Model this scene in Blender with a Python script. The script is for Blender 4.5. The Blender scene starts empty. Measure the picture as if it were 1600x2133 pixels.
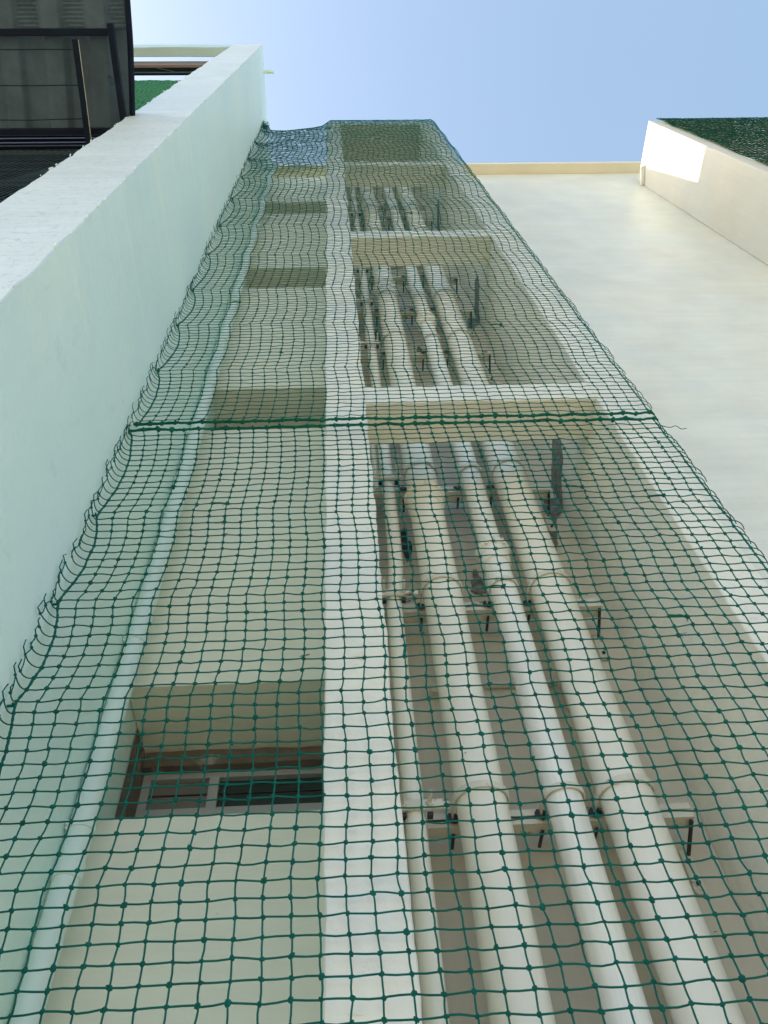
import bpy, math, random
import numpy as np
from mathutils import Matrix, Vector

S = bpy.context.scene
C = S.collection
rng = np.random.default_rng(7)
random.seed(7)
EYE = 1.6                      # height of the lens above the ground; all 'h' below are above the lens

# ------------------------------------------------------------------ camera
cd = bpy.data.cameras.new('camera')
cam = bpy.data.objects.new('camera', cd); C.objects.link(cam)
Rr = ((0.99880475, 0.0000275, -0.0488781), (0.02769768, -0.82426435, 0.56552729), (0.04027292, 0.56620515, 0.82327991))
Mx = Matrix(((Rr[0][0], Rr[1][0], -Rr[2][0], 0), (Rr[0][1], Rr[1][1], -Rr[2][1], 0), (Rr[0][2], Rr[1][2], -Rr[2][2], 0), (0, 0, 0, 1)))
# rows above are right / down / forward of the lens: flip 'down' to get 'up'
right = Vector(Rr[0]); fwd = Vector(Rr[2]); up = Vector(Rr[1])
Mx = Matrix(((right.x, up.x, -fwd.x, 0), (right.y, up.y, -fwd.y, 0), (right.z, up.z, -fwd.z, EYE), (0, 0, 0, 1)))
cam.matrix_world = Mx
cd.sensor_fit = 'HORIZONTAL'; cd.sensor_width = 36.0; cd.lens = 1612.6 / 1600 * 36.0
cd.shift_x = 0.014
cd.clip_start = 0.02; cd.clip_end = 3000
S.camera = cam

# ------------------------------------------------------------------ sky and sun
SUN = Vector((-1.0, 0.0625, 0.68)).normalized()
elev = math.asin(SUN.z); az = math.atan2(SUN.x, SUN.y)      # az measured from +Y towards +X
w = bpy.data.worlds.new("World"); S.world = w; w.use_nodes = True
nt = w.node_tree; nt.nodes.clear()
sky = nt.nodes.new('ShaderNodeTexSky'); sky.sky_type = 'NISHITA'; sky.sun_disc = False
sky.sun_elevation = elev; sky.sun_rotation = az
sky.air_density = 0.62; sky.dust_density = 2.5; sky.ozone_density = 0.0; sky.altitude = 20
bg = nt.nodes.new('ShaderNodeBackground'); bg.inputs[1].default_value = 0.15
ow = nt.nodes.new('ShaderNodeOutputWorld')
# a thin veil of high haze drifts over the clear sky
tc = nt.nodes.new('ShaderNodeTexCoord'); vn = nt.nodes.new('ShaderNodeTexNoise')
vn.inputs['Scale'].default_value = 1.6; vn.inputs['Detail'].default_value = 5; vn.inputs['Roughness'].default_value = 0.5
vr = nt.nodes.new('ShaderNodeMapRange'); vr.inputs[1].default_value = 0.3; vr.inputs[2].default_value = 0.7
vr.inputs[3].default_value = 0.27; vr.inputs[4].default_value = 0.38
vm = nt.nodes.new('ShaderNodeMix'); vm.data_type = 'RGBA'; vm.inputs[7].default_value = (0.90, 1.34, 1.46, 1)
nt.links.new(tc.outputs['Generated'], vn.inputs['Vector']); nt.links.new(vn.outputs[0], vr.inputs[0])
nt.links.new(vr.outputs[0], vm.inputs[0]); nt.links.new(sky.outputs[0], vm.inputs[6])
nt.links.new(vm.outputs[2], bg.inputs[0]); nt.links.new(bg.outputs[0], ow.inputs[0])
ld = bpy.data.lights.new('sun', 'SUN'); ld.energy = 2.1; ld.angle = math.radians(0.5); ld.color = (1.0, 0.93, 0.77)
sun = bpy.data.objects.new('sun', ld); C.objects.link(sun)
sun.rotation_mode = 'QUATERNION'; sun.rotation_quaternion = SUN.to_track_quat('Z', 'Y')
S.view_settings.view_transform = 'Standard'; S.view_settings.look = 'None'
S.view_settings.exposure = 2.0; S.view_settings.gamma = 1.0
S.render.engine = 'CYCLES'
S.cycles.max_bounces = 10; S.cycles.diffuse_bounces = 7

# ------------------------------------------------------------------ materials
def mat(name, col, rough=0.6, var=0.06, vscale=1.5, streak=0.0, streak_axis='Z', bump=0.15, bscale=60, spec=0.5,
        metal=0.0, specks=0.0, patch=None, patch_amt=0.0, patch_scale=2.0, hue=None, rough_var=0.0, coarse=0.0):
    m = bpy.data.materials.new(name); m.use_nodes = True
    t = m.node_tree; t.nodes.clear(); L = t.links
    out = t.nodes.new('ShaderNodeOutputMaterial'); p = t.nodes.new('ShaderNodeBsdfPrincipled')
    L.new(p.outputs[0], out.inputs[0])
    p.inputs['Roughness'].default_value = rough; p.inputs['Metallic'].default_value = metal
    p.inputs['Specular IOR Level'].default_value = spec
    geo = t.nodes.new('ShaderNodeNewGeometry')
    pos = geo.outputs['Position']
    def noise(scale, detail=4, vec=pos, rgh=0.55):
        n = t.nodes.new('ShaderNodeTexNoise'); n.inputs['Scale'].default_value = scale
        n.inputs['Detail'].default_value = detail; n.inputs['Roughness'].default_value = rgh
        L.new(vec, n.inputs['Vector']); return n.outputs[0]
    def rngn(src, a, b, c, d):
        r = t.nodes.new('ShaderNodeMapRange'); L.new(src, r.inputs[0])
        for i, v in enumerate((a, b, c, d)): r.inputs[i + 1].default_value = v
        return r.outputs[0]
    def scalecol(cin, f):
        mx = t.nodes.new('ShaderNodeMix'); mx.data_type = 'RGBA'; mx.blend_type = 'MULTIPLY'
        mx.inputs[0].default_value = 1.0
        L.new(cin, mx.inputs[6]); L.new(f, mx.inputs[7]); return mx.outputs[2]
    def mixc(cin, col2, f):
        mx = t.nodes.new('ShaderNodeMix'); mx.data_type = 'RGBA'
        L.new(cin, mx.inputs[6]); mx.inputs[7].default_value = (*col2, 1); L.new(f, mx.inputs[0]); return mx.outputs[2]
    rgb = t.nodes.new('ShaderNodeRGB'); rgb.outputs[0].default_value = (*col, 1)
    c = rgb.outputs[0]
    if hue is not None:
        c = mixc(c, hue, rngn(noise(vscale * 0.45, 3), 0.4, 0.65, 0.0, 1.0))
    c = scalecol(c, rngn(noise(vscale, 6), 0.25, 0.75, 1 - var, 1 + var))
    sm = None
    if streak > 0:
        mp = t.nodes.new('ShaderNodeMapping'); L.new(pos, mp.inputs[0])
        mp.inputs['Scale'].default_value = {'Z': (14, 14, 0.7), 'X': (0.8, 3, 9)}[streak_axis]
        sm = noise(1.6, 5, mp.outputs[0], 0.65)
        c = scalecol(c, rngn(sm, 0.3, 0.72, 1 - streak, 1 + streak))
    if patch is not None:
        c = mixc(c, patch, rngn(noise(patch_scale, 8, pos, 0.7), 0.62 - patch_amt * 0.2, 0.70 - patch_amt * 0.2, 0.0, 0.85))
    if specks > 0:
        n = noise(34, 2)
        c = mixc(c, (0.06, 0.045, 0.035), rngn(n, 0.80 - specks * 0.04, 0.815 - specks * 0.04, 0.0, 0.8))
    L.new(c, p.inputs['Base Color'])
    if rough_var > 0 and sm is not None:
        L.new(rngn(sm, 0.3, 0.7, rough - rough_var, rough + rough_var), p.inputs['Roughness'])
    b = t.nodes.new('ShaderNodeBump'); b.inputs['Strength'].default_value = bump; b.inputs['Distance'].default_value = 0.004
    L.new(noise(bscale, 5), b.inputs['Height'])
    if coarse > 0:
        b2 = t.nodes.new('ShaderNodeBump'); b2.inputs['Strength'].default_value = coarse; b2.inputs['Distance'].default_value = 0.03
        L.new(noise(4.5, 5, pos, 0.6) if sm is None else sm, b2.inputs['Height']); L.new(b.outputs[0], b2.inputs['Normal'])
        L.new(b2.outputs[0], p.inputs['Normal'])
    else:
        L.new(b.outputs[0], p.inputs['Normal'])
    return m

M = {}
M['cream'] = mat('cream_wall_paint', (0.79, 0.77, 0.62), 0.62, 0.05, 1.2, 0.035, 'X', 0.25, 45, hue=(0.77, 0.765, 0.64), specks=0.15, coarse=0.10)
M['white'] = mat('white_wall_paint', (0.75, 0.74, 0.62), 0.55, 0.06, 5.0, 0, 'X', 0.6, 30, hue=(0.70, 0.71, 0.63), specks=0.5, coarse=0.5, patch=(0.62, 0.62, 0.58), patch_amt=0.1, patch_scale=14)
M['fair'] = mat('smooth_facade_paint', (0.64, 0.64, 0.53), 0.42, 0.08, 2.6, 0.06, 'X', 0.7, 28, hue=(0.61, 0.635, 0.55), coarse=0.06, rough_var=0.10)
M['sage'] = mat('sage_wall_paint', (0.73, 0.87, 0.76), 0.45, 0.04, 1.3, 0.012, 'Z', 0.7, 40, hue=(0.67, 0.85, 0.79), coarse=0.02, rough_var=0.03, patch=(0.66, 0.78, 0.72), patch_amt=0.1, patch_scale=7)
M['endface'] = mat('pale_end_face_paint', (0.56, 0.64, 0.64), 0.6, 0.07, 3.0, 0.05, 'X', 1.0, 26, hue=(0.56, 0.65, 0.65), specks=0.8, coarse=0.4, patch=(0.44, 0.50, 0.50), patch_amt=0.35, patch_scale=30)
M['rwall'] = mat('side_wall_paint', (0.56, 0.54, 0.44), 0.6, 0.05, 2.0, 0.03, 'Z', 0.4, 38, hue=(0.53, 0.53, 0.46), specks=0.2, coarse=0.1)
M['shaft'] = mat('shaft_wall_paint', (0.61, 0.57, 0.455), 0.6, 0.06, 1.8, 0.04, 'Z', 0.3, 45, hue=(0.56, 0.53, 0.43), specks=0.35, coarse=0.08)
M['cement'] = mat('bare_cement', (0.53, 0.505, 0.465), 0.85, 0.12, 5, 0.08, 'Z', 0.6, 60, specks=0.3)
M['pipe'] = mat('painted_pipe', (0.76, 0.745, 0.62), 0.33, 0.03, 2.5, 0.03, 'Z', 0.12, 60, hue=(0.72, 0.715, 0.64), specks=0.45, patch=(0.62, 0.60, 0.53), patch_amt=0.05, patch_scale=5, rough_var=0.06)
M['brushed'] = mat('brush_painted_pipe', (0.74, 0.74, 0.64), 0.38, 0.04, 3, 0.10, 'Z', 0.2, 90, hue=(0.72, 0.74, 0.70), specks=0.2, rough_var=0.1, coarse=0.05)
M['sagepipe'] = mat('sage_pipe', (0.66, 0.78, 0.72), 0.4, 0.03, 2.5, 0.02, 'Z', 0.08, 60)
M['sagebeam'] = mat('grey_green_beam_paint', (0.40, 0.55, 0.54), 0.6, 0.06, 3, 0, 'Z', 0.3, 40)
M['bracket'] = mat('painted_bracket', (0.62, 0.60, 0.50), 0.55, 0.10, 9, 0, 'Z', 0.4, 120, patch=(0.05, 0.04, 0.035), patch_amt=0.25, patch_scale=9)
M['black'] = mat('black_steel', (0.025, 0.025, 0.028), 0.5, 0.3, 12, 0, 'Z', 0.3, 120)
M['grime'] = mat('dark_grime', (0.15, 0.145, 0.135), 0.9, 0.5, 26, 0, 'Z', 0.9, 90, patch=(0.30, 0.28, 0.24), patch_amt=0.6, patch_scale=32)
M['net'] = mat('green_net_cord', (0.004, 0.110, 0.085), 0.7, 0.30, 14, 0, 'Z', 0.6, 500, spec=0.12)
M['netb'] = mat('bright_green_cord', (0.003, 0.115, 0.072), 0.7, 0.3, 20, 0, 'Z', 0.6, 500, spec=0.12)
M['netd'] = mat('dark_olive_net_cord', (0.006, 0.058, 0.038), 0.75, 0.35, 6, 0, 'Z', 0.6, 500, spec=0.1)
M['netg'] = mat('leaf_green_cord', (0.012, 0.15, 0.05), 0.6, 0.3, 9, 0, 'Z', 0.4, 300)
M['coping'] = mat('coping_paint', (0.66, 0.62, 0.47), 0.6, 0.05, 3, 0, 'Z', 0.3, 40)
M['alu'] = mat('grey_window_frame', (0.42, 0.42, 0.39), 0.45, 0.05, 5, 0, 'Z', 0.1, 60)
M['glass'] = mat('dark_window_glass', (0.03, 0.05, 0.05), 0.12, 0.1, 2, 0, 'Z', 0.0, 10)
M['glass2'] = mat('frosted_window_glass', (0.20, 0.18, 0.155), 0.35, 0.1, 3, 0, 'Z', 0.1, 30)
M['raw'] = mat('raw_brown_lintel', (0.17, 0.135, 0.105), 0.85, 0.2, 9, 0.15, 'X', 0.6, 50, patch=(0.4, 0.38, 0.32), patch_amt=0.2, patch_scale=5)
M['sheet'] = mat('weathered_canopy_sheet', (0.075, 0.112, 0.135), 0.7, 0.25, 4, 0.1, 'Z', 0.2, 60, spec=0.2)
M['navy'] = mat('dark_blue_steel', (0.004, 0.010, 0.022), 0.6, 0.3, 8, 0, 'Z', 0.3, 80, spec=0.15)
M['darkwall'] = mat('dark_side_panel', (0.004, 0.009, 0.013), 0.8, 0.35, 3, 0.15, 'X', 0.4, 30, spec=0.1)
M['shade'] = mat('grey_shade_cord', (0.035, 0.06, 0.062), 0.7, 0.3, 9, 0, 'Z', 0.3, 80)
M['brown'] = mat('brown_fascia', (0.16, 0.11, 0.085), 0.6, 0.12, 4, 0, 'Z', 0.2, 40)
M['ground'] = mat('concrete_ground', (0.42, 0.365, 0.275), 0.85, 0.15, 0.8, 0, 'Z', 0.4, 20)

# ------------------------------------------------------------------ helpers
def link(name, verts, faces, m, parent=None, smooth=False, loc=None, big=False):
    me = bpy.data.meshes.new(name)
    v = np.asarray(verts, dtype=np.float32).reshape(-1, 3).copy()
    v[:, 2] += EYE
    o = bpy.data.objects.new(name, me); C.objects.link(o)
    off = np.zeros(3)
    if parent is not None:
        q = parent
        while q is not None: off += np.array(q.location); q = q.parent
        o.parent = parent
    elif loc is not None:
        off = np.array(loc); o.location = loc
    v -= off.astype(np.float32)
    if big:
        f = np.asarray(faces, dtype=np.int32)
        n, k = f.shape
        me.vertices.add(len(v)); me.vertices.foreach_set('co', v.ravel())
        me.loops.add(n * k); me.loops.foreach_set('vertex_index', f.ravel())
        me.polygons.add(n); me.polygons.foreach_set('loop_start', np.arange(0, n * k, k, dtype=np.int32))
        me.update(calc_edges=True)
    else:
        me.from_pydata([tuple(map(float, a)) for a in v], [], faces); me.update()
    me.materials.append(m)
    if smooth: me.polygons.foreach_set('use_smooth', np.ones(len(me.polygons), dtype=bool))
    me.validate()
    return o

def thing(name, label, cat, loc, group=None):
    o = bpy.data.objects.new(name, None); C.objects.link(o); o.location = loc; o.empty_display_size = 0.1
    o['label'] = label; o['category'] = cat
    if group: o['group'] = group
    return o

def tag(o, label, cat, group=None):
    o['label'] = label; o['category'] = cat
    if group: o['group'] = group
    return o

class B:
    """collects shapes for one mesh"""
    def __init__(s): s.v = []; s.f = []
    def add(s, V, F):
        n = len(s.v); s.v += [tuple(a) for a in V]; s.f += [tuple(i + n for i in f) for f in F]; return s
    def box(s, x0, x1, y0, y1, z0, z1, ch=0.0):
        if ch > 0:
            return s.bevbox(x0, x1, y0, y1, z0, z1, ch)
        V = [(x, y, z) for x in (x0, x1) for y in (y0, y1) for z in (z0, z1)]
        F = [(0, 1, 3, 2), (4, 6, 7, 5), (0, 4, 5, 1), (2, 3, 7, 6), (0, 2, 6, 4), (1, 5, 7, 3)]
        return s.add(V, F)
    def bevbox(s, x0, x1, y0, y1, z0, z1, c):
        a = (x0, y0, z0); b = (x1, y1, z1); V = []; ix = {}
        for sx in (0, 1):
            for sy in (0, 1):
                for sz in (0, 1):
                    for ax in range(3):
                        sg = (sx, sy, sz); p = []
                        for k in range(3):
                            base = (a, b)[sg[k]][k]; inn = c if sg[k] == 0 else -c
                            p.append(base if k == ax else base + inn)
                        ix[(sx, sy, sz, ax)] = len(V); V.append(tuple(p))
        F = []
        for ax in range(3):
            u, w_ = [k for k in range(3) if k != ax]
            for sd in (0, 1):
                q = []
                for (i, j) in ((0, 0), (1, 0), (1, 1), (0, 1)):
                    g = [0, 0, 0]; g[ax] = sd; g[u] = i; g[w_] = j; q.append(ix[(g[0], g[1], g[2], ax)])
                F.append(q)
        for ax in range(3):                      # edges running along ax
            u, w_ = [k for k in range(3) if k != ax]
            for i in (0, 1):
                for j in (0, 1):
                    g0 = [0, 0, 0]; g0[u] = i; g0[w_] = j; g1 = list(g0); g1[ax] = 1
                    F.append([ix[(*g0, u)], ix[(*g1, u)], ix[(*g1, w_)], ix[(*g0, w_)]])
        for sx in (0, 1):
            for sy in (0, 1):
                for sz in (0, 1): F.append([ix[(sx, sy, sz, k)] for k in range(3)])
        return s.add(V, F)
    def rough(s, x0, x1, y0, y1, z0, z1, jit=0.002, step=0.05, axis=2, edge=None):
        """box whose long edges wander a little, like hand-trowelled plaster; corners chamfered"""
        lim = [(x0, x1), (y0, y1), (z0, z1)]
        L0, L1 = lim[axis]; n = max(2, int((L1 - L0) / step))
        a, b = [k for k in range(3) if k != axis]
        ch = 0.004
        prof = []
        for (i, j) in ((0, 0), (1, 0), (1, 1), (0, 1)):
            sa = 1 if i == 0 else -1; sb = 1 if j == 0 else -1
            pa = lim[a][i]; pb = lim[b][j]
            c1 = (pa + sa * ch, pb); c2 = (pa, pb + sb * ch)
            order = [c1, c2] if (i + j) % 2 == 0 else [c2, c1]
            if (i, j) == (0, 0): order = [c2, c1]
            elif (i, j) == (1, 0): order = [c1, c2]
            elif (i, j) == (1, 1): order = [c2, c1]
            else: order = [c1, c2]
            prof += [(o_, (i, j)) for o_ in order]
        walk = {}
        for ij in ((0, 0), (1, 0), (1, 1), (0, 1)):
            g = rng.normal(0, 1, (n + 1, 2)); k = np.array([1, 2, 3, 2, 1]) / 9.
            g = np.stack([np.convolve(g[:, q], k, 'same') for q in (0, 1)], 1) * jit * 1.6
            g += rng.normal(0, jit * 0.35, g.shape)
            walk[ij] = g
        V = []; F = []; K = len(prof)
        for t in range(n + 1):
            z = L0 + (L1 - L0) * t / n
            for (pp, ij) in prof:
                q = [0, 0, 0]; q[axis] = z; q[a] = pp[0] + walk[ij][t][0]; q[b] = pp[1] + walk[ij][t][1]; V.append(tuple(q))
        for t in range(n):
            for k in range(K): F.append((t * K + k, t * K + (k + 1) % K, (t + 1) * K + (k + 1) % K, (t + 1) * K + k))
        F.append(tuple(range(K))); F.append(tuple(n * K + k for k in range(K)))
        return s.add(V, F)
    def cyl(s, p0, p1, r0, r1=None, k=24, caps=True):
        r1 = r0 if r1 is None else r1
        p0 = np.array(p0, float); p1 = np.array(p1, float); T = p1 - p0; T /= np.linalg.norm(T)
        A = np.array([0, 1., 0]) if abs(T[1]) < 0.9 else np.array([1., 0, 0])
        U = np.cross(T, A); U /= np.linalg.norm(U); W = np.cross(T, U)
        V = []
        for P, r in ((p0, r0), (p1, r1)):
            for i in range(k):
                a = 2 * math.pi * i / k; V.append(P + r * (math.cos(a) * U + math.sin(a) * W))
        F = [(i, (i + 1) % k, k + (i + 1) % k, k + i) for i in range(k)]
        if caps: F += [tuple(range(k))[::-1], tuple(range(k, 2 * k))]
        return s.add(V, F)
    def ring(s, c, r, rt, h, k=36, a0=0, a1=2 * math.pi):
        """flat strap round a vertical pipe"""
        V = []; n = k + 1
        for i in range(n):
            a = a0 + (a1 - a0) * i / k
            for (rr, zz) in ((r, -h / 2), (r + rt, -h / 2), (r + rt, h / 2), (r, h / 2)):
                V.append((c[0] + rr * math.cos(a), c[1] + rr * math.sin(a), c[2] + zz))
        F = []
        for i in range(k):
            for q in range(4): F.append((i * 4 + q, i * 4 + (q + 1) % 4, (i + 1) * 4 + (q + 1) % 4, (i + 1) * 4 + q))
        F += [(3, 2, 1, 0), tuple(k * 4 + q for q in range(4))]
        return s.add(V, F)
    def lathe(s, x, y, prof, k=32):
        V = []; n = len(prof)
        for (z, r) in prof:
            for i in range(k):
                a = 2 * math.pi * i / k; V.append((x + r * math.cos(a), y + r * math.sin(a), z))
        F = [(j * k + i, j * k + (i + 1) % k, (j + 1) * k + (i + 1) % k, (j + 1) * k + i) for j in range(n - 1) for i in range(k)]
        F += [tuple(range(k))[::-1], tuple((n - 1) * k + i for i in range(k))]
        return s.add(V, F)
    def go(s, name, m, parent=None, smooth=False, loc=None):
        o = link(name, s.v, s.f, m, parent, smooth, loc)
        if smooth:
            try: o.data.set_sharp_from_angle(angle=math.radians(40))
            except Exception: pass
        return o

def tubes(P, r, k=5):
    """P: (n, m, 3) polylines -> one array of verts and quads"""
    P = np.asarray(P, float); n, m, _ = P.shape
    T = np.gradient(P, axis=1); T /= np.linalg.norm(T, axis=2, keepdims=True) + 1e-9
    A = np.zeros_like(T); A[..., 1] = 1; A[..., 0] = 0.13
    U = np.cross(T, A); U /= np.linalg.norm(U, axis=2, keepdims=True) + 1e-9
    W = np.cross(T, U)
    r = np.broadcast_to(np.asarray(r, float), (n, m)) if np.ndim(r) else np.full((n, m), r)
    a = np.arange(k) * 2 * math.pi / k
    V = P[:, :, None, :] + r[:, :, None, None] * (np.cos(a)[None, None, :, None] * U[:, :, None, :] + np.sin(a)[None, None, :, None] * W[:, :, None, :])
    idx = np.arange(n * m * k).reshape(n, m, k); nx = np.roll(idx, -1, axis=2)
    F = np.stack([idx[:, :-1], nx[:, :-1], nx[:, 1:], idx[:, 1:]], axis=-1).reshape(-1, 4)
    return V.reshape(-1, 3), F

def blobs(P, r, jit=0.16):
    """little knots: squashed faceted balls of quads"""
    k = 6; lev = [(-1.0, 0.15), (-0.55, 0.85), (0.05, 1.05), (0.6, 0.8), (1.0, 0.15)]
    P = np.asarray(P, float); n = len(P); a = np.arange(k) * 2 * math.pi / k
    base = np.array([[math.cos(t) * rr, z, math.sin(t) * rr] for (z, rr) in lev for t in a])
    S3 = (1 + rng.normal(0, jit, (n, 1, 3))).clip(0.8, 1.22)
    ang = rng.uniform(0, math.pi, n); ca, sa = np.cos(ang), np.sin(ang)
    Q = base[None] * S3 * np.asarray(r, float).reshape(-1, 1, 1) * (1 + rng.normal(0, 0.12, (n, len(base), 1)))
    X = Q[..., 0] * ca[:, None] - Q[..., 2] * sa[:, None]; Z = Q[..., 0] * sa[:, None] + Q[..., 2] * ca[:, None]
    Q = np.stack([X, Q[..., 1], Z], -1) + P[:, None, :]
    m = len(lev); idx = np.arange(n * m * k).reshape(n, m, k); nx = np.roll(idx, -1, axis=2)
    F = np.stack([idx[:, :-1], nx[:, :-1], nx[:, 1:], idx[:, 1:]], axis=-1).reshape(-1, 4)
    return Q.reshape(-1, 3), F

def merge(parts):
    V = []; F = []; n = 0
    for v, f in parts: V.append(v); F.append(f + n); n += len(v)
    return np.concatenate(V), np.concatenate(F)

def smooth_path(pts, n):
    pts = np.asarray(pts, float); t = np.linspace(0, len(pts) - 1, n); i = np.clip(t.astype(int), 0, len(pts) - 2); u = (t - i)[:, None]
    p0 = pts[np.maximum(i - 1, 0)]; p1 = pts[i]; p2 = pts[i + 1]; p3 = pts[np.minimum(i + 2, len(pts) - 1)]
    return 0.5 * ((2 * p1) + (-p0 + p2) * u + (2 * p0 - 5 * p1 + 4 * p2 - p3) * u ** 2 + (-p0 + 3 * p1 - 3 * p2 + p3) * u ** 3)

def wall_grid(xs, zs, hole, y0, y1):
    """solid slab in the XZ plane with real rectangular openings"""
    b = B(); nx, nz = len(xs) - 1, len(zs) - 1
    V = {}
    def vid(i, j, s):
        if (i, j, s) not in V: V[(i, j, s)] = len(b.v); b.v.append((xs[i], (y0, y1)[s], zs[j]))
        return V[(i, j, s)]
    solid = lambda i, j: 0 <= i < nx and 0 <= j < nz and not hole(i, j)
    for i in range(nx):
        for j in range(nz):
            if not solid(i, j): continue
            b.f.append((vid(i, j, 0), vid(i + 1, j, 0), vid(i + 1, j + 1, 0), vid(i, j + 1, 0)))
            b.f.append((vid(i, j, 1), vid(i, j + 1, 1), vid(i + 1, j + 1, 1), vid(i + 1, j, 1)))
            if not solid(i - 1, j): b.f.append((vid(i, j, 0), vid(i, j + 1, 0), vid(i, j + 1, 1), vid(i, j, 1)))
            if not solid(i + 1, j): b.f.append((vid(i + 1, j, 0), vid(i + 1, j, 1), vid(i + 1, j + 1, 1), vid(i + 1, j + 1, 0)))
            if not solid(i, j - 1): b.f.append((vid(i, j, 0), vid(i, j, 1), vid(i + 1, j, 1), vid(i + 1, j, 0)))
            if not solid(i, j + 1): b.f.append((vid(i, j + 1, 0), vid(i + 1, j + 1, 0), vid(i + 1, j + 1, 1), vid(i, j + 1, 1)))
    return b

# ------------------------------------------------------------------ dimensions
DM, DF = 2.557, 1.729                 # main facade plane, front of the service shaft
H, HT = 13.137, 12.60                 # roof edge of main block, top of the shaft
G = -EYE                              # ground
XCL, XCR, XPI, XPO = -0.067, 0.131, 1.292, 1.468
XS, XSL, DS = -0.965, -1.381, 0.763   # sage wall: right face, left face, front face
XW = 4.692                            # projecting wall on the right
WT, WB = 2.412, 1.762                 # first window: soffit, sill

# ------------------------------------------------------------------ ground
g = B().box(-400, 400, -400, 400, G - 0.5, G).go('ground', M['ground']); g['kind'] = 'structure'

# ------------------------------------------------------------------ main building
bld = thing('apartment_building', 'cream and white apartment building with recessed service shaft, small windows and a projecting right wall', 'building', (1.5, DM, 0))
lv = [WT - WB]
zs = [G]
for k in range(4): zs += [WB + 3 * k, WT + 3 * k]
zs += [H]
xs = [XS + 0.003, -0.066, -0.062]
def hole(i, j): return i == 0 and j % 2 == 1
wall_grid(xs[:3], zs, hole, DM, 3.15).go('window_wall', M['cream'], bld)
wall_grid([-0.061, XPI + 0.06], [G, H], lambda i, j: False, DM, 3.15).go('shaft_back_wall', M['shaft'], bld)
B().box(XPI + 0.061, 12.0, DM, 3.15, G, H).go('facade_wall', M['fair'], bld)
B().box(XS + 0.003, 12.0, 3.153, 9.0, G, H - 0.25).go('building_core', M['cement'], bld)
B().box(XS + 0.004, 12.0, 2.399, 3.2, H + 0.002, H + 0.085, 0.006).go('coping', M['coping'], bld)
# front frame of the shaft
B().rough(XCL, XCR, DF, DM - 0.002, G, HT - 0.002, 0.0032, 0.035).go('column', M['white'], bld)
B().rough(XPI, XPO, DF, DM - 0.002, G, HT - 0.002, 0.0018, 0.06).go('pier', M['white'], bld)
for k in range(4):
    z = 3.473 + 3 * k - 3 if False else 3.473 + 3 * (k - 1)
    if k == 0: z = 0.10
    B().rough(XCR + 0.001, XPI - 0.001, DF + 0.003, 1.968, z, z + (0.184 if k else 0.10), 0.0014, 0.05, axis=0).go('beam', M['white'], bld)
B().box(XCR + 0.002, XPI - 0.002, DF + 0.004, DM - 0.004, HT - 0.14, HT - 0.004).go('roof_slab', M['shaft'], bld)
# cement remnants above the painted part of the shaft wall
def ragged(x0, x1, z0, z1, y, seed, amp=0.03, n=26):
    r = np.random.default_rng(seed); t = np.linspace(0, 1, n)
    lo = z0 + np.convolve(r.normal(0, amp, n), [.25, .5, .25], 'same'); V = []; F = []
    for q in range(n):
        x = x0 + (x1 - x0) * t[q]; V += [(x, y, lo[q]), (x, y, z1), (x, y + 0.004, lo[q]), (x, y + 0.004, z1)]
    for q in range(n - 1):
        a, b_ = q * 4, q * 4 + 4; F += [(a, b_, b_ + 1, a + 1), (a, a + 2, b_ + 2, b_)]
    b = B(); b.v = V; b.f = F; return b
for k in range(3):
    ragged(XCR + 0.01, XPI - 0.17, 3.24 + 3 * k, 4.6 + 3 * k, DM - 0.0045, 11 + k).go('bare_cement_patch', M['cement'], bld)
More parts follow.
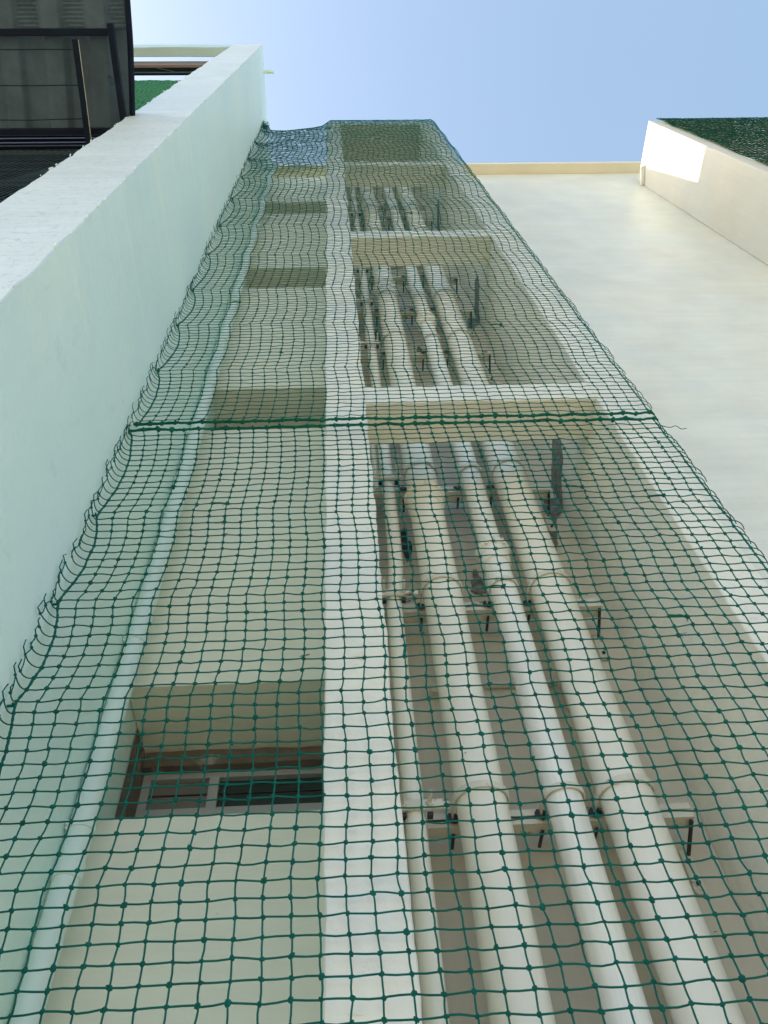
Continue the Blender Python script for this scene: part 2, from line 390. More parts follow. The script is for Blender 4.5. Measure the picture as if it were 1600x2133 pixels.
# thin dark irregular plates on the shaft back wall
def blot(c, w_, h_, n=22, seed=0, plane='Y', taper=0.6, tilt=0.0):
    r = np.random.default_rng(seed); V = []
    for i in range(n):
        a = 2 * math.pi * i / n; rr = 1 + r.normal(0, 0.14)
        u = math.cos(a) * w_ * rr; v = math.sin(a) * h_ * rr
        u *= (1 - taper * (v / h_ + 1) / 2) if h_ > w_ else 1
        v += tilt * u
        V.append((c[0] + u, c[1], c[2] + v) if plane == 'Y' else (c[0], c[1] + u, c[2] + v))
    W = [(p[0], p[1] + 0.003, p[2]) if plane == 'Y' else (p[0] + 0.003, p[1], p[2]) for p in V]
    b = B(); b.v = V + W
    b.f = [tuple(range(n)), tuple(range(n, 2 * n))[::-1]] + [(i, (i + 1) % n, n + (i + 1) % n, n + i) for i in range(n)]
    return b
for k in range(3):
    dz = 3 * k
    blot((0.345, DM - 0.009, 3.40 + dz), 0.035, 0.16, seed=3 + k).go('dark_mark', M['black'], bld)
    blot((0.685, DM - 0.009, 3.05 + dz), 0.042, 0.10, seed=9 + k).go('dark_mark', M['grime'], bld)
    # long rough streak: over the side wall, round the corner and down the back wall
    r = np.random.default_rng(40 + k)
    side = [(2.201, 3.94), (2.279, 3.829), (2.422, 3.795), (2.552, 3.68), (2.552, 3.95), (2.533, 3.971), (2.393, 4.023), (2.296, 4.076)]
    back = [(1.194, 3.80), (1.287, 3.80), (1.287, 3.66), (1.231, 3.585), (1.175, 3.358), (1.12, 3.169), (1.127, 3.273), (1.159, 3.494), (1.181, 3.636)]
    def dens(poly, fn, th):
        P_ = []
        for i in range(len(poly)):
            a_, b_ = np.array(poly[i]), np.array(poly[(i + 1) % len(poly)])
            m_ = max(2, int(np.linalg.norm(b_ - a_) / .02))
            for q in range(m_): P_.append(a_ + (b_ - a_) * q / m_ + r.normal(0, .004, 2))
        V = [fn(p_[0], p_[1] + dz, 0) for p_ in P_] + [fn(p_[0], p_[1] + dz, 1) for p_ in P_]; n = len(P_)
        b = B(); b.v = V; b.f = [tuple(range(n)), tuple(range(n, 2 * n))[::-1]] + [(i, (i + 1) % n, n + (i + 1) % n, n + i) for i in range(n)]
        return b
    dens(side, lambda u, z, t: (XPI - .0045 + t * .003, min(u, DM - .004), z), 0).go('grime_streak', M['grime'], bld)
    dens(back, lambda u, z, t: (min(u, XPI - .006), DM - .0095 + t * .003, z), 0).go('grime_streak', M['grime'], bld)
# projecting wall and its own net-covered shaft front
DR = 1.714; HR = 12.50
B().rough(XW, XW + 0.16, DR, DM - 0.002, G, HR, 0.0012, 0.12).go('projecting_wall', M['rwall'], bld)
B().rough(5.90, 6.08, DR, DM - 0.002, G, HR, 0.0015, 0.12).go('pier', M['white'], bld)
B().rough(8.2, 8.38, DR, DM - 0.002, G, HR, 0.0015, 0.12).go('pier', M['white'], bld)
for k in range(4):
    z = 0.473 + 3 * k
    for (a, c) in ((XW + 0.161, 5.899), (6.081, 8.199)):
        B().rough(a, c, DR + 0.003, 1.96, z, z + 0.184, 0.0014, 0.06, axis=0).go('beam', M['white'], bld)
for (a, c) in ((XW + 0.162, 5.898), (6.082, 8.198)):
    B().box(a, c, DR + 0.004, DM - 0.004, HR - 0.16, HR - 0.006).go('roof_slab', M['shaft'], bld)

# scuffs, trowel ridges and chips on the column and pier
def chips(x0, x1, y, n, seed, m, nm, z0=0.2, z1=9.0, proud=.0025):
    r = np.random.default_rng(seed)
    for i in range(n):
        x = r.uniform(x0, x1); z = z0 + (z1 - z0) * r.random() ** 1.8; L = r.uniform(.006, .028); w_ = L * r.uniform(.12, .35); a = r.uniform(-.5, .5)
        k = 9; V = []
        for j in range(k):
            t = 2 * math.pi * j / k; u = L * math.cos(t) * (1 + r.normal(0, .2)); v_ = w_ * math.sin(t) * (1 + r.normal(0, .2))
            V.append((x + u * math.cos(a) - v_ * math.sin(a), y - .0004, z + u * math.sin(a) + v_ * math.cos(a)))
        C_ = (x, y - proud, z); b = B(); b.v = V + [C_]; b.f = [(j, (j + 1) % k, k) for j in range(k)] + [tuple(range(k))[::-1]]; b.go(nm, m, bld)
chips(XCL + .02, XCR - .02, DF - .001, 30, 61, M['white'], 'plaster_ridge')
chips(XCR + .03, XPI - .05, DM - .001, 14, 62, M['black'], 'paint_chip', .8, 6.5, .001)
chips(-.80, -.10, DM - .001, 8, 63, M['grime'], 'paint_chip', .8, 5, .001)
# windows
def window(k):
    dz = 3 * k; D = 3.05
    wn = bpy.data.objects.new('window', None); C.objects.link(wn); wn.parent = bld
    wn.location = Vector((-0.49, D, WB + dz + EYE)) - Vector(bld.location)
    x0, x1 = XS + 0.004, -0.069; t = WT + dz; bt = WB + dz
    top = t - 0.085
    f = B()
    f.box(x0 + 0.008, x0 + 0.046, D, D + 0.05, bt + .002, top); f.box(x1 - 0.04, x1, D, D + 0.05, bt + .002, top)
    f.box(x0 + 0.047, x1 - 0.041, D, D + 0.05, top - 0.03, top); f.box(x0 + 0.047, x1 - 0.041, D, D + 0.05, bt + .002, bt + 0.035)
    f.box(x0 + 0.047, x1 - 0.041, D - 0.004, D + 0.045, bt + 0.335, bt + 0.375)
    f.go('frame', M['alu'], wn)
    B().box(-0.645, -0.600, D - 0.010, D + 0.04, bt + 0.036, top - 0.031).go('mullion', M['alu'], wn)
    B().box(x0 + 0.048, -0.647, D + 0.02, D + 0.03, bt + 0.036, bt + 0.334).go('pane', M['glass2'], wn)
    B().box(-0.598, x1 - 0.042, D + 0.02, D + 0.03, bt + 0.036, bt + 0.334).go('pane', M['glass'], wn)
    lo, hi = bt + 0.376, top - 0.031
    mid = (lo + hi) / 2
    for (a, c, m) in ((x0 + 0.048, -0.647, M['glass2']), (-0.598, x1 - 0.042, M['glass'])):
        q = B(); q.box(a, c, D + 0.018, D + 0.026, lo, mid - 0.002); q.box(a, c, D + 0.030, D + 0.036, mid + 0.004, hi); q.go('pane', m, wn)
        B().box(a, c, D + 0.012, D + 0.040, mid - 0.0015, mid + 0.0035).go('glazing_bar', M['black'], wn)
    B().rough(x0 + 0.009, x1, D - 0.06, D + 0.06, top + 0.001, t - 0.001, 0.003, 0.04, axis=0).go('lintel', M['raw'], wn)
    # rough unpainted reveal on the left
    q = B(); q.v = [(x0, 2.82, bt + .01), (x0 + 0.007, D + .06, bt + .01), (x0 + 0.007, D + .06, t - .002), (x0, 2.82, t - .002), (x0, D + .06, bt + .01), (x0, D + .06, t - .002)]
    q.f = [(0, 1, 2, 3), (0, 4, 1), (3, 2, 5), (1, 4, 5, 2)]; q.go('reveal', M['raw'], wn)
    B().box(x0 - .004, x1 + .003, D + 0.064, D + 0.09, bt, t).go('blind_back', M['darkwall'], wn)
for k in range(4): window(k)

# ------------------------------------------------------------------ sage wall with its high beam
sg = thing('sage_green_wall', 'tall pale sage green rendered wall on the left with a flat end face and high beam', 'wall', (XSL, DS, 0))
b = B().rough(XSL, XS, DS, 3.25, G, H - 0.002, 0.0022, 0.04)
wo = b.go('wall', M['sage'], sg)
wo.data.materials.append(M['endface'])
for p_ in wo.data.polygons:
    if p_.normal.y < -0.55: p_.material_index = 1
B().rough(-9, XSL - 0.001, DS + 0.002, 0.885, 12.65, H - 0.003, 0.0015, 0.1, axis=0).go('beam', M['sagebeam'], sg)
B().cyl((XS - 0.02, 1.10, 13.00), (XS + 0.145, 1.10, 13.0), 0.028, k=16).go('drain_spout', M['sage'], sg, True)
# dried paint runs and chips on the arrises
rr = np.random.default_rng(5); cb = B()
for i in range(70):
    hh = rr.uniform(1.2, 9); s_ = rr.uniform(.004, .012)
    x = XS if rr.random() < .6 else XSL
    cb.cyl((x + rr.normal(0, .002), DS + rr.normal(0, .002), hh - s_ * rr.uniform(1, 3)), (x + rr.normal(0, .003), DS - .002 + rr.normal(0, .002), hh + s_), s_ * .55, s_ * .3, 6)
cb.go('plaster_burr', M['sage'], sg)

# ------------------------------------------------------------------ pipes
PD = 2.30
BR = [0.62, 1.584, 2.682, 3.679, 4.63, 5.63, 6.58, 7.50, 8.62, 9.68, 10.45]
def coupling(x, y, z, r, par, m):
    b = B(); b.lathe(x, y, [(z - 0.075, r + 0.002), (z - 0.07, r + 0.010), (z + 0.02, r + 0.010), (z + 0.028, r + 0.024), (z + 0.038, r + 0.024), (z + 0.05, r + 0.010), (z + 0.075, r + 0.008), (z + 0.08, r + 0.001)])
    o = b.go('coupling', m, par, True)
    for a in (-2.1, -1.57, -1.0):
        B().cyl((x + (r + .020) * math.cos(a), y + (r + .020) * math.sin(a), z + .015), (x + (r + .02) * math.cos(a), y + (r + .02) * math.sin(a), z + .058), .006, k=6).go('bolt', M['bracket'], o)
    return o
def pipe(x, r, label, m, couplings=(), joints=(), y=PD, strap=True, r2=None, split=None, top=HT - 0.15, x2=None, straps=None):
    t = thing('drain_pipe', label, 'pipe', (x, y, 0), 'vertical drain pipes in the shaft')
    b = B()
    if r2 is None: b.cyl((x, y, G), (x, y, top), r, k=48)
    else:
        prof = [(G, r), (split[0] - .05, r)]
        cur = r
        for q in split:
            nr = r2 if cur == r else r
            prof += [(q - .03, cur), (q + .03, nr)]
            cur = nr
        prof.append((top, cur)); b.lathe(x, y, prof, 48)
    b.go('tube', m, t, True)
    for z in joints:
        B().lathe(x, y, [(z - .002, r + .0005), (z, r + .006), (z + .045, r + .006), (z + .05, r + .0005)], 40).go('joint', m, t, True)
    for z in couplings: coupling(x, y, z, r, t, M['white'])
    if strap:
        for z in (straps or BR):
            q = B(); rr_ = r if r2 is None or z < split[0] else max(r, r2) if False else r
            q.ring((x, y, z + .01), rr_ + .0045, .006, .024, 40, math.radians(188), math.radians(352))
            for s_ in (-1, 1):
                xx = x + s_ * (rr_ + .0072)
                q.box(xx - .003, xx + .003, y - .008, 2.378, z - .002, z + .022)
            q.go('strap', M['bracket'], t)
    return t
pipe(0.445, 0.087, 'thick drain pipe nearest the white column, with flanged coupling near its top ring', M['pipe'], couplings=(3.42, 6.42 + .4, 9.9))
pipe(0.728, 0.062, 'slimmer brush-painted drain pipe between the two thick ones', M['brushed'], couplings=(2.93, 5.93 + .1), r2=0.057, split=(2.95,))
pipe(0.943, 0.090, 'thick drain pipe on the right beside the shaft side wall', M['pipe'], joints=())
# thin service pipe close to the column
t = thing('service_pipe', 'thinnest pipe, hugging the inner edge of the white column', 'pipe', (0.222, 2.335, 0))
path = smooth_path([(0.222, 2.335, G), (0.218, 2.335, 1.2), (0.224, 2.335, 2.60), (0.240, 2.34, 2.78), (0.262, 2.345, 3.6), (0.265, 2.35, 8), (0.265, 2.35, HT - .2)], 60)
v, f = tubes(path[None], 0.036, 20); link('tube', v, f.tolist(), M['pipe'], t, True)
# small upper conduit left of the thin pipe
t2 = tag(B().cyl((0.205, 2.40, 3.70), (0.205, 2.40, 4.5), .020, k=16).go('conduit', M['pipe'], None, True, (0.205, 2.40, 3.7 + EYE)), 'short slim conduit stub behind the net, left of the thinnest pipe', 'conduit')

# brackets
for n_, z in enumerate(BR):
    ab = ['lowest', 'second', 'third', 'fourth', 'fifth', 'sixth', 'seventh', 'eighth', 'ninth', 'tenth', 'topmost'][n_]
    t = thing('pipe_bracket', 'cream painted steel channel carrying the pipes, %s one up the shaft' % ab, 'bracket', (0.75, 2.4, z + EYE), 'steel channels across the shaft behind the pipes')
    q = B()
    y0, y1 = 2.390, 2.455
    x0_, x1_ = XCR + .02, 1.192
    q.box(x0_, x1_, y0, y0 + .004, z + .006, z + .030)                               # slotted front lips
    q.box(x0_, x1_, y0, y0 + .004, z - .026, z - .004)
    q.box(x0_, x1_, y0 + .0042, y1, z + .0262, z + .030); q.box(x0_, x1_, y0 + .0042, y1, z - .026, z - .0222)
    q.box(x0_, x1_, y1 + .0002, y1 + .004, z - .026, z + .030)
    q.go('channel', M['bracket'], t)
    q = B(); q.bevbox(.139, .335, 2.284, 2.298, z - .020, z + .016, .003); q.bevbox(.139, .168, 2.2982, 2.388, z - .018, z + .012, .002)
    q.go('clamp_plate', M['bracket'], t)
    xo = 0.0 if z < 2.7 else .04
    for x in (.178 + xo, .268 + xo):
        B().cyl((x, 2.283, z - .004), (x, 2.215, z - .004), .006, k=8).cyl((x, 2.283, z - .004), (x, 2.273, z - .004), .012, k=6).go('bolt', M['bracket'], t)
        B().bevbox(x - .010, x + .010, 2.300, 2.330, z - .034, z - .021, .002).go('dark_gap', M['black'], t)  # black block standing in for the shaded gap beneath the plate
    for x in (0.352, 0.662, 0.853):
        B().cyl((x, y1 - .03, z - .034), (x, y1 + .045 + .03 * random.random(), z - .034), .0065, k=8).go('bolt', M['black'], t)
    if n_ in (1, 2, 3, 5, 6, 7, 9):
        B().cyl((1.180, y0 + .01, z - .034), (1.186, DM - .018, z - .075), .0075, k=8).go('brace_rod', M['black'], t)
        q = B().bevbox(1.158, 1.200, DM - .016, DM - .004, z - .215, z - .055, .003); q.go('wall_plate', M['bracket'], t)
        B().cyl((1.179, DM - .026, z - .18), (1.179, DM - .015, z - .18), .008, k=6).go('anchor_nut', M['black'], t)
    for x in (0.352, 0.660, 0.848):
        blot((x, y0 - .0135, z), .022, .02, 12, seed=int(x * 100) + n_).go('dark_patch', M['black'], t)  # small black patch at the left edge of each pipe
# small wall ledges between brackets
for k in range(3):
    z = 2.30 + 3 * k
    tag(B().bevbox(.36, .50, DM - .05, DM - .006, z - .02, z + .03, .004).bevbox(.60, .92, DM - .03, DM - .006, z + .02, z + .045, .004).bevbox(.93, .96, DM - .07, DM - .006, z - .12, z + .02, .004).go('wall_ledge', M['bracket'], None, False, (0.64, DM - .03, z + EYE)),
        'short cream painted timber ledge on the shaft back wall, %s of its kind' % ('lowest', 'middle', 'highest')[k], 'ledge', 'ledges on the shaft back wall')

# corner downpipe on the sage wall
t = thing('corner_downpipe', 'pale sage downpipe in the corner between green wall and window wall', 'pipe', (-0.916, 2.38, 0))
B().cyl((-0.916, 2.38, G), (-0.916, 2.38, H + .02), .043, k=32).go('tube', M['sagepipe'], t, True)
for z in (0.7, 1.609, 2.512, 3.49, 4.35, 5.066, 5.9, 6.8, 7.8, 8.77, 9.8, 10.9, 12.0):
    q = B().bevbox(XS + .002, -0.940, 2.35, 2.38, z - .018, z + .012, .003)
    q.ring((-0.916, 2.38, z - .004), .0435, .004, .02, 32)
    q.cyl((XS + .012, 2.335, z - .003), (XS + .012, 2.35, z - .003), .008, k=8)
    q.go('pipe_clip', M['sagepipe'], t)
for z in (1.45, 3.82, 6.9, 9.9):
    B().lathe(-0.916, 2.38, [(z - .03, .0435), (z - .028, .048), (z + .03, .048), (z + .034, .0435)], 32).go('joint', M['sagepipe'], t, True)

# vent pipe high in the right corner
pp = smooth_path([(4.650, 2.555, 12.22), (4.650, 2.48, 12.24), (4.650, 2.40, 12.29), (4.652, 2.345, 12.33), (4.662, 2.305, 12.33), (4.678, 2.296, 12.31), (4.695, 2.296, 12.30)], 40)
v, f = tubes(pp[None], .022, 14)
tag(link('vent_pipe', v, f.tolist(), M['white'], None, True, (4.65, 2.5, 12.2 + EYE)), 'small white bent vent pipe in the top corner beside the projecting right wall', 'pipe')

# ------------------------------------------------------------------ nets
HOOKS = [-.2, .45, 1.0, 1.55, 1.985, 2.50, 3.18, 3.85, 4.5, 5.14, 5.95, 6.77, 7.75, 8.75, 9.75, 10.8, 11.8, 12.75, 13.9]
def scal(h):
    h = np.asarray(h, float); i = np.clip(np.searchsorted(HOOKS, h) - 1, 0, len(HOOKS) - 2)
    a = np.array(HOOKS)[i]; b = np.array(HOOKS)[i + 1]; t = np.clip((h - a) / (b - a), 0, 1)
    return np.sin(np.pi * t) ** 0.8, t
def fbm(x, h, seed, s=1.0):
    r = np.random.default_rng(seed); o = 0
    for q in range(5):
        a, b, c = r.uniform(-3, 3), r.uniform(1.2, 6.5), r.uniform(0, 6.28)
        o = o + np.sin((a * x + b * h) * s + c)
    return o / 5
def topcurve(x):
    return np.interp(x, [-.96, -.93, -.81, -.625, -.465, -.223, -.11, -.05, .12, 1.5], [12.30, 12.16, 11.74, 11.72, 11.82, 12.02, 12.2, 12.62, 12.64, 12.66])
NW, NH = 0.0615, 0.0437
def make_net(name, label, x0, x1, h0, h1, y, m, seed, nw=NW, nh=NH, r=.0023, k=5, knots=True, wave=1.0, curve=None, left=False, rightf=False, group=None, kr=.0062, bump=True):
    rg = np.random.default_rng(seed)
    nx = int(round((x1 - x0) / nw)) + 1; nz = int(round((h1 - h0) / nh)) + 1
    X, Hh = np.meshgrid(np.linspace(x0, x1, nx), np.linspace(h0, h1, nz), indexing='ij')
    Hb = Hh.copy()
    if curve is not None:
        s0 = 9.0; tp = curve(X); Hh = np.where(Hh > s0, s0 + (Hh - s0) * (tp - s0) / (12.66 - s0), Hh)
    sc, tt = scal(Hh)
    A = np.interp(Hh, [0, 2.5, 5, 9, 13], [.006, .010, .018, .027, .030]) * wave
    dx = A * (sc - .45) * 1.5 + A * .55 * fbm(X, Hh, seed) + np.exp(-(X - x0) / .16) * .030 * sc * (1 if left else 0)
    dx += np.interp(X, [x0, x1], [0, 1]) * A * .5 * fbm(X, Hh, seed + 1, 1.3)
    dx *= np.clip((x1 - X) / .05, .25, 1)
    odd = ((np.arange(nx)[:, None] + np.arange(nz)[None]) % 2) * 2 - 1
    Z = Hh + .0028 * fbm(X * 3, Hh * .6, seed + 2) + odd * .0017 * np.interp(X, [x0, x1], [.3, 1.6]) + rg.normal(0, .0009, X.shape)
    Px = X + dx + rg.normal(0, .0011, X.shape)
    Py = y + .006 * fbm(X, Hh, seed + 3) + rg.normal(0, .001, X.shape)
    P = np.stack([Px, Py, Z], -1)
    parts = []
    def strands(A_, B_, amp):
        A_ = A_.reshape(-1, 3); B_ = B_.reshape(-1, 3); n = len(A_)
        t = np.array([0, .12, .5, .88, 1.0]); Q = A_[:, None] + (B_ - A_)[:, None] * t[None, :, None]
        off = rg.normal(0, amp, (n, 3)); shape = np.array([0, .5, 1, .5, 0])
        Q = Q + off[:, None] * shape[None, :, None]
        kick = rg.normal(0, amp * .55, (n, 3)); Q = Q + kick[:, None] * np.array([0, .9, 0, -.9, 0])[None, :, None]
        Q[:, :, 2] -= (np.array([0, .5, 1, .5, 0]) * amp * .6)[None]
        return Q
    for Q in (strands(P[:-1], P[1:], .0014), strands(P[:, :-1], P[:, 1:], .0013)):
        rv = r * np.interp(Q[..., 2], [4.5, 11.5], [1, 1.22]) if curve is not None else r
        parts.append(tubes(Q, rv, k))
    if knots:
        K = P.reshape(-1, 3); parts.append(blobs(K, kr * (1 + rg.normal(0, .07, len(K)))))
    t = thing(name, label, 'net', (float(x0 + x1) / 2, y, h0 + EYE), group)
    def cord(pts, rad, nm, mm):
        pts = np.asarray(pts); n = len(pts) * 3; pa = smooth_path(pts, n)
        tw = np.arange(n) * 1.7; ps = []
        for ph in (0, math.pi):
            q = pa.copy(); q[:, 0] += np.cos(tw + ph) * rad * .45; q[:, 1] += np.sin(tw + ph) * rad * .45
            ps.append(tubes(q[None], rad * .7, 6))
        vv, ff = merge(ps); return link(nm, vv, ff, mm, t, True, big=True)
    if left:
        cp = P[0].copy(); cord(cp, .0042, 'border_cord', m)
        n = nz; T = np.linspace(0, 1, 6)[None, :, None]
        wall = XS + .003
        end = np.stack([np.full(n, wall + .004) + rg.uniform(0, .012, n), P[0, :, 1] - rg.uniform(.035, .085, n), P[0, :, 2] + rg.uniform(-.006, .030, n)], -1)
        c1 = P[0] + np.stack([-(P[0, :, 0] - wall) * .75, rg.uniform(-.02, 0, n), rg.uniform(-.016, -.004, n)], -1)
        Q = (1 - T) ** 2 * P[0][:, None] + 2 * T * (1 - T) * c1[:, None] + T ** 2 * end[:, None]
        pr = [tubes(Q, r * .95, k)]
        mid = Q[:, 3]; pr.append(blobs(Q[:, 4], kr * .8 * np.ones(n)))
        mm_ = rg.random(n - 1) < .75
        A_, B_ = Q[:-1, 4][mm_], Q[1:, 4][mm_]
        pr.append(tubes(strands(A_, B_, .003), r * .9, k))
        e2 = Q[:, 5] + np.stack([rg.uniform(.002, .014, n), rg.uniform(-.02, .0, n), rg.uniform(.0, .022, n)], -1)
        pr.append(tubes(np.stack([Q[:, 4], Q[:, 5], e2], 1), r * .85, k))
        parts += pr
        hk = None
        for hh in HOOKS:
            if h0 <= hh <= h1 and hh < 12.2:
                hk = B(); hk.cyl((XS - .002, y, hh), (XS + .022, y, hh), .004, k=8); hk.cyl((XS + .018, y - .012, hh), (XS + .018, y + .012, hh), .0035, k=8); hk.go('hook', M['netb'], t)
    if rightf:
        cord(P[-1], .0036, 'border_cord', m)
        n = nz; E = P[-1]
        L1 = rg.uniform(.034, .056, n)
        Q = np.stack([E, E + np.stack([L1 * .5, np.full(n, .008), rg.uniform(0, .006, n)], -1), E + np.stack([L1 * .9, np.full(n, .022), rg.uniform(-.006, .0, n)], -1),
                      E + np.stack([L1 * 1.02, np.full(n, .035), rg.uniform(-.028, -.014, n)], -1)], 1)
        parts.append(tubes(np.stack([smooth_path(q, 9) for q in Q]), r * .9, k))
    v, f = merge(parts); link('mesh', v, f, m, t, True, big=True)
    return t, P, cord
NY = 1.700
t_lo, P_lo, _ = make_net('bird_net', 'lower green knotted net, fastened to the sage wall below the double lacing rope', -.945, 1.476, .30, 3.178, NY, M['net'], 21, left=True, rightf=True, group='green bird nets over the shaft')
t_up, P_up, cordf = make_net('bird_net', 'upper green knotted net, rippled and rising from the lacing rope to the roof', -.945, 1.476, 3.236, 12.66, NY, M['net'], 22, r=.0020, kr=.0052, left=True, rightf=True, curve=topcurve, group='green bird nets over the shaft')
# top of the upper net: rim cord and the flap folded over the roof edge
top = P_up[:, -1].copy(); cordf(top + np.array([0, 0, .004]), .0065, 'rim_cord', M['net'])
i0 = int(np.searchsorted(top[:, 0], -.05)); E = top[i0:]
n = len(E); Q = np.stack([E, E + [0, .02, .012], E + [0, .06, .012], E + [0, .12, .008]], 1); Q[:, 1:, 0] += rng.normal(0, .004, (n, 3))
pr = [tubes(Q, .0023, 5)]
for j in (1, 2, 3): pr.append(tubes(Q[None, :, j], .0023, 5))
v, f = merge(pr); link('folded_flap', v, f, M['net'], t_up, True, big=True)
# bunched knot at the top left corner
kp = []
for i in range(26):
    c = np.array([-.945, NY, 12.1]) + rng.normal(0, 1, 3) * [.012, .02, .10]
    kp.append(smooth_path([c, c + rng.normal(0, .03, 3), c + rng.normal(0, .04, 3), c + rng.normal(0, .03, 3)], 9))
v, f = tubes(np.stack(kp), .0026, 5); link('bunched_corner', v, f, M['net'], t_up, True, big=True)
# repair ties: brighter cord, knots and frayed tufts
def repairs(P, t, cells, seed):
    rg = np.random.default_rng(seed)
    for (i, j, di, dj) in cells:
        pr = []
        a = P[i, j]; b = P[i + di, j + dj]
        for q in range(3):
            o1 = rg.normal(0, .002, 3); pth = smooth_path([a + o1, (a + b) / 2 + rg.normal(0, .0025, 3) + [0, -.003, 0], b + rg.normal(0, .002, 3)], 7); pr.append(tubes(pth[None], .0022, 5))
        pr.append(blobs(np.array([a, b]), np.array([.007, .009])))
        for q in range(7):
            d = rg.normal(0, 1, 3) * [.014, .006, .006] + [-.004, -.004, -.012]
            pth = smooth_path([b, b + d * .5 + rg.normal(0, .002, 3), b + d], 5); pr.append(tubes(pth[None], .0009, 4))
        v, f = merge(pr); link('repair_tie', v, f, M['netb'], t, True, big=True)
nz = P_lo.shape[1]
def cell(u, h, P):
    i = int(np.abs(P[:, 0, 0] - u).argmin()); j = int(np.abs(P[i, :, 2] - h).argmin()); return min(i, P.shape[0] - 2), min(max(j, 1), P.shape[1] - 2)
sp = [((.155, 1.72), (0, -1)), ((1.04, 1.84), (1, 0)), ((1.05, 1.80), (0, -1)), ((.82, 1.98), (0, -1)), ((.47, 2.0), (1, 0)), ((-.52, 2.55), (1, 0)), ((-.44, 2.48), (0, -1)), ((.95, 2.62), (1, 0)), ((1.25, 2.52), (1, 0)), ((-.1, 2.3), (0, -1)), ((.62, 2.9), (0, -1)), ((-.7, 2.75), (0, -1))]
repairs(P_lo, t_lo, [(*cell(*a, P_lo), *d) for a, d in sp], 3)
sp = [((-.72, 4.9), (1, 0)), ((.3, 5.6), (0, -1)), ((.9, 4.4), (1, 0)), ((-.3, 4.1), (0, -1)), ((.6, 7.1), (1, 0))]
repairs(P_up, t_up, [(*cell(*a, P_up), *d) for a, d in sp], 4)
# lacing ropes where the two nets meet
for q, (hh, P, jj, lb) in enumerate(((3.186, P_lo, -1, 'thick green lacing rope, lower of the two along the net seam'), (3.246, P_up, 0, 'thick green lacing rope, upper of the two along the net seam'))):
    base = P[:, jj].copy(); base[:, 1] -= .004; base[:, 2] += .0035 * np.sin(np.arange(len(base)) * (.9 + .3 * q)) * rng.uniform(.3, 1.3, len(base)); base = base + rng.normal(0, .0015, base.shape)
    base = np.concatenate([[[XS + .01, NY, hh]], base, [[1.50, NY + .01, hh - .002]]])
    t = thing('lacing_rope', lb, 'rope', (0.25, NY, hh + EYE), 'lacing ropes along the net seam')
    pr = []; n = len(base) * 4; pa = smooth_path(base, n)
    for s_ in range(3):
        w_ = pa.copy(); ph = s_ * 2.1; tw = np.arange(n) * .9 + ph
        w_[:, 2] += np.sin(tw) * .0045 + np.convolve(rng.normal(0, .002, n), np.ones(5) / 5, 'same'); w_[:, 1] += np.cos(tw) * .003
        pr.append(tubes(w_[None], .0032, 5))
    v, f = merge(pr); link('strand', v, f, M['netb'], t, True, big=True)
    kb = base[1:-1]
    for c in kb:
        pr = [blobs(c[None], rng.uniform(.009, .013, 1))]
        if rng.random() < .55:
            d = rng.normal(0, 1, 3) * [.006, .008, .020]; pr.append(tubes(smooth_path([c, c + d * .6 + rng.normal(0, .003, 3), c + d], 6)[None], .0018, 4))
        v, f = merge(pr); link('tie_knot', v, f, M['netb'], t, True, big=True)
tail = smooth_path([(1.48, NY, 3.12), (1.51, NY - .01, 3.075), (1.535, NY - .02, 3.07), (1.55, NY - .02, 3.04), (1.575, NY - .02, 3.045)], 20)
v, f = tubes(tail[None], .0018, 5); tag(link('loose_cord', v, f, M['net'], None, True, (1.5, NY, 3.1 + EYE), big=True), 'loose dark green cord end dangling at the right net edge below the rope', 'cord')
# net over the projecting bay on the right
make_net('bird_net', 'dark green net stretched over the projecting bay at the upper right', 4.80, 7.6, 3.6, 12.52, DR - .03, M['netd'], 31, r=.0032, k=4, knots=True, kr=.0065, wave=.8)

# ------------------------------------------------------------------ things left of the sage wall
can = thing('metal_canopy', 'dark corrugated metal canopy on a blue-black steel frame, upper left corner', 'canopy', (-2.2, 0.5, 6 + EYE))
def edge(y): return np.interp(y, [-1.5, .106, .316, .536, .767, .86], [-1.27, -1.29, -1.309, -1.338, -1.372, -1.385])
ys = np.concatenate([np.linspace(-1.5, .0, 12), np.arange(.01, .262, .004)])
def sheet(ys, zoff, crimp, nm):
    us = np.arange(0, 3.2, .0075); V = []; F = []
    for y in ys:
        for u in us:
            ph = ((u + .02) / .145) % 2
            rib = 1 if ph < 1 else 0
            e = min(ph % 1, 1 - ph % 1) / .12
            prof = (1 if rib else -1) * min(1, e) * .020
            z = 6 + zoff + prof
            if crimp and rib and y > 0:
                row = int(y / .024); fr = (y / .024) % 1
                ux = ((u + (row % 2) * .024) / .048) % 1
                z -= (.010 * (1 - fr)) * min(1, min(ux, 1 - ux) / .12) * min(1, e)
            V.append((edge(y) - u, y, z + .03 * (np.exp(-u / .03))))
    nu = len(us)
    for a in range(len(ys) - 1):
        for b_ in range(nu - 1): F.append((a * nu + b_, a * nu + b_ + 1, (a + 1) * nu + b_ + 1, (a + 1) * nu + b_))
    return link(nm, V, F, M['sheet'], can, True)
sheet(ys, 0.0, True, 'crimped_sheet')
sheet(np.linspace(.245, .88, 16), .03, False, 'roof_sheet')
et = smooth_path([(edge(y_) + .012, y_, 5.985) for y_ in np.linspace(-.6, .87, 24)], 60)
v, f = tubes(et[None], .020, 8); link('edge_trim', v, f.tolist(), M['navy'], can, True)
fr = B(); fr.box(-4.6, -1.385, .255, .295, 5.93, 5.975, .003); fr.go('rail', M['navy'], can)
fr = B(); fr.box(-4.6, -1.39, .835, .875, 5.93, 5.975, .003); fr.go('rail', M['navy'], can)
fr = B(); v_ = [(-1.372, .225), (-1.408, .225), (-1.425, .86), (-1.389, .86)]
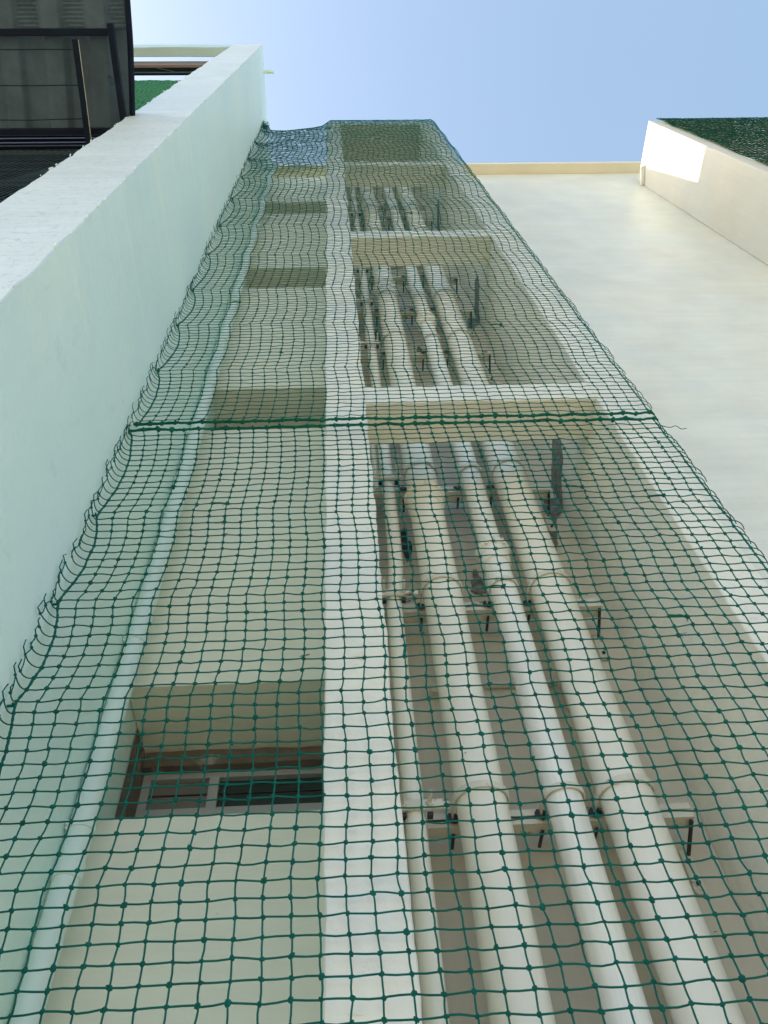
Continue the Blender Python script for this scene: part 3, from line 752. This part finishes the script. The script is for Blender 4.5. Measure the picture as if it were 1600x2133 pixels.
fr.v = [(x, y, z) for z in (5.88, 5.928) for (x, y) in v_]; fr.f = [(0, 1, 2, 3), (7, 6, 5, 4)] + [(i, (i + 1) % 4, 4 + (i + 1) % 4, 4 + i) for i in range(4)]; fr.go('rail', M['navy'], can)
fr = B(); v_ = [(-1.600, .310), (-1.632, .310), (-1.672, .93), (-1.640, .93)]
fr.v = [(x, y, z) for z in (5.84, 5.875) for (x, y) in v_]; fr.f = [(0, 1, 2, 3), (7, 6, 5, 4)] + [(i, (i + 1) % 4, 4 + (i + 1) % 4, 4 + i) for i in range(4)]; fr.go('cross_bar', M['brown'] if False else M['navy'], can)
B().cyl((-1.597, .312, 5.86), (-1.636, .93, 5.86), .0022, k=6).go('lit_edge', M['white'], can)  # thin white line drawn in for the bar's lit right edge
for (y_, sd) in ((.365, 1), (.565, 2), (.765, 3)):
    pts = [(x, y_ + .004 * math.sin(x * 4 + sd) + (.004 if abs(x + 2.2) < .3 else 0), 5.87) for x in np.linspace(-4.4, -1.62, 16)]
    v, f = tubes(smooth_path(pts, 60)[None], .0032, 6); link('wire', v, f, M['navy'], can, True, big=True)
for i, (x, y_) in enumerate(((-1.47, .53), (-1.46, .57))):
    blot((x, y_, 5.99), .012, .03, 12, seed=i).go('dark_patch', M['black'], can)
# dark panel wall below the canopy with shade net
dw = thing('panel_wall', 'near-black panelled wall under the metal canopy, left of the sage wall', 'wall', (-3.0, .95, 0))
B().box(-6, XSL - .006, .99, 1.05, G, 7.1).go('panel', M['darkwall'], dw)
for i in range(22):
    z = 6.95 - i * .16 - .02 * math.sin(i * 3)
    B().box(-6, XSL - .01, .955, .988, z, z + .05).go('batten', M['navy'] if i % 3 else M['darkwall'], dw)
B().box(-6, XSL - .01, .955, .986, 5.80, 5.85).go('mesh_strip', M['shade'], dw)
sn = []
for i in range(120):
    x = -4.6 + i * .045; sn.append([(x, .93, 2.5), (x + .8, .93, 4.1), (x + 1.6, .932, 5.7)])
sn = np.array(sn); sn[:, :, 0] = np.minimum(sn[:, :, 0], XSL - .012)
keep = sn[:, 1, 0] < XSL - .02; v, f = tubes(sn[keep], .0022, 4)
tag(link('shade_net', v, f, M['shade'], None, True, (-3, .93, 4 + EYE), big=True), 'fine grey shade netting drawn across the near-black panelled wall', 'net')
# high things seen through the gap between canopy and sage wall
nb = thing('neighbour_roof', 'brown roof fascia with dark underside high up behind the sage beam', 'roof', (-4, 1.0, 12 + EYE))
B().box(-9, XSL - .004, .95, .98, 12.25, 12.84).go('fascia', M['brown'], nb)
q = B(); q.box(-9, XSL - .004, .982, 1.075, 12.25, 12.40); q.go('soffit', M['darkwall'], nb)
B().box(-9, XSL - .004, 1.03, 1.045, 12.235, 12.248).go('gutter_lip', M['shade'], nb)
B().cyl((-2.35, .985, 12.24), (-2.12, 1.03, 12.24), .005, k=6).go('cable', M['shade'], nb)
t_g, P_g, _ = make_net('balcony_net', 'bright leaf-green net high up in the gap beside the canopy', -4.4, XSL - .03, 7.5, 11.85, 1.10, M['netg'], 51, nw=.055, nh=.075, r=.0075, k=4, knots=False, wave=1.6)
tag(B().box(-9, XSL - .005, 1.22, 1.3, G, 12.27).go('rear_wall', M['shaft'], None, False, (-5, 1.25, 0)), 'plain grey wall behind the bright leaf-green net', 'wall')
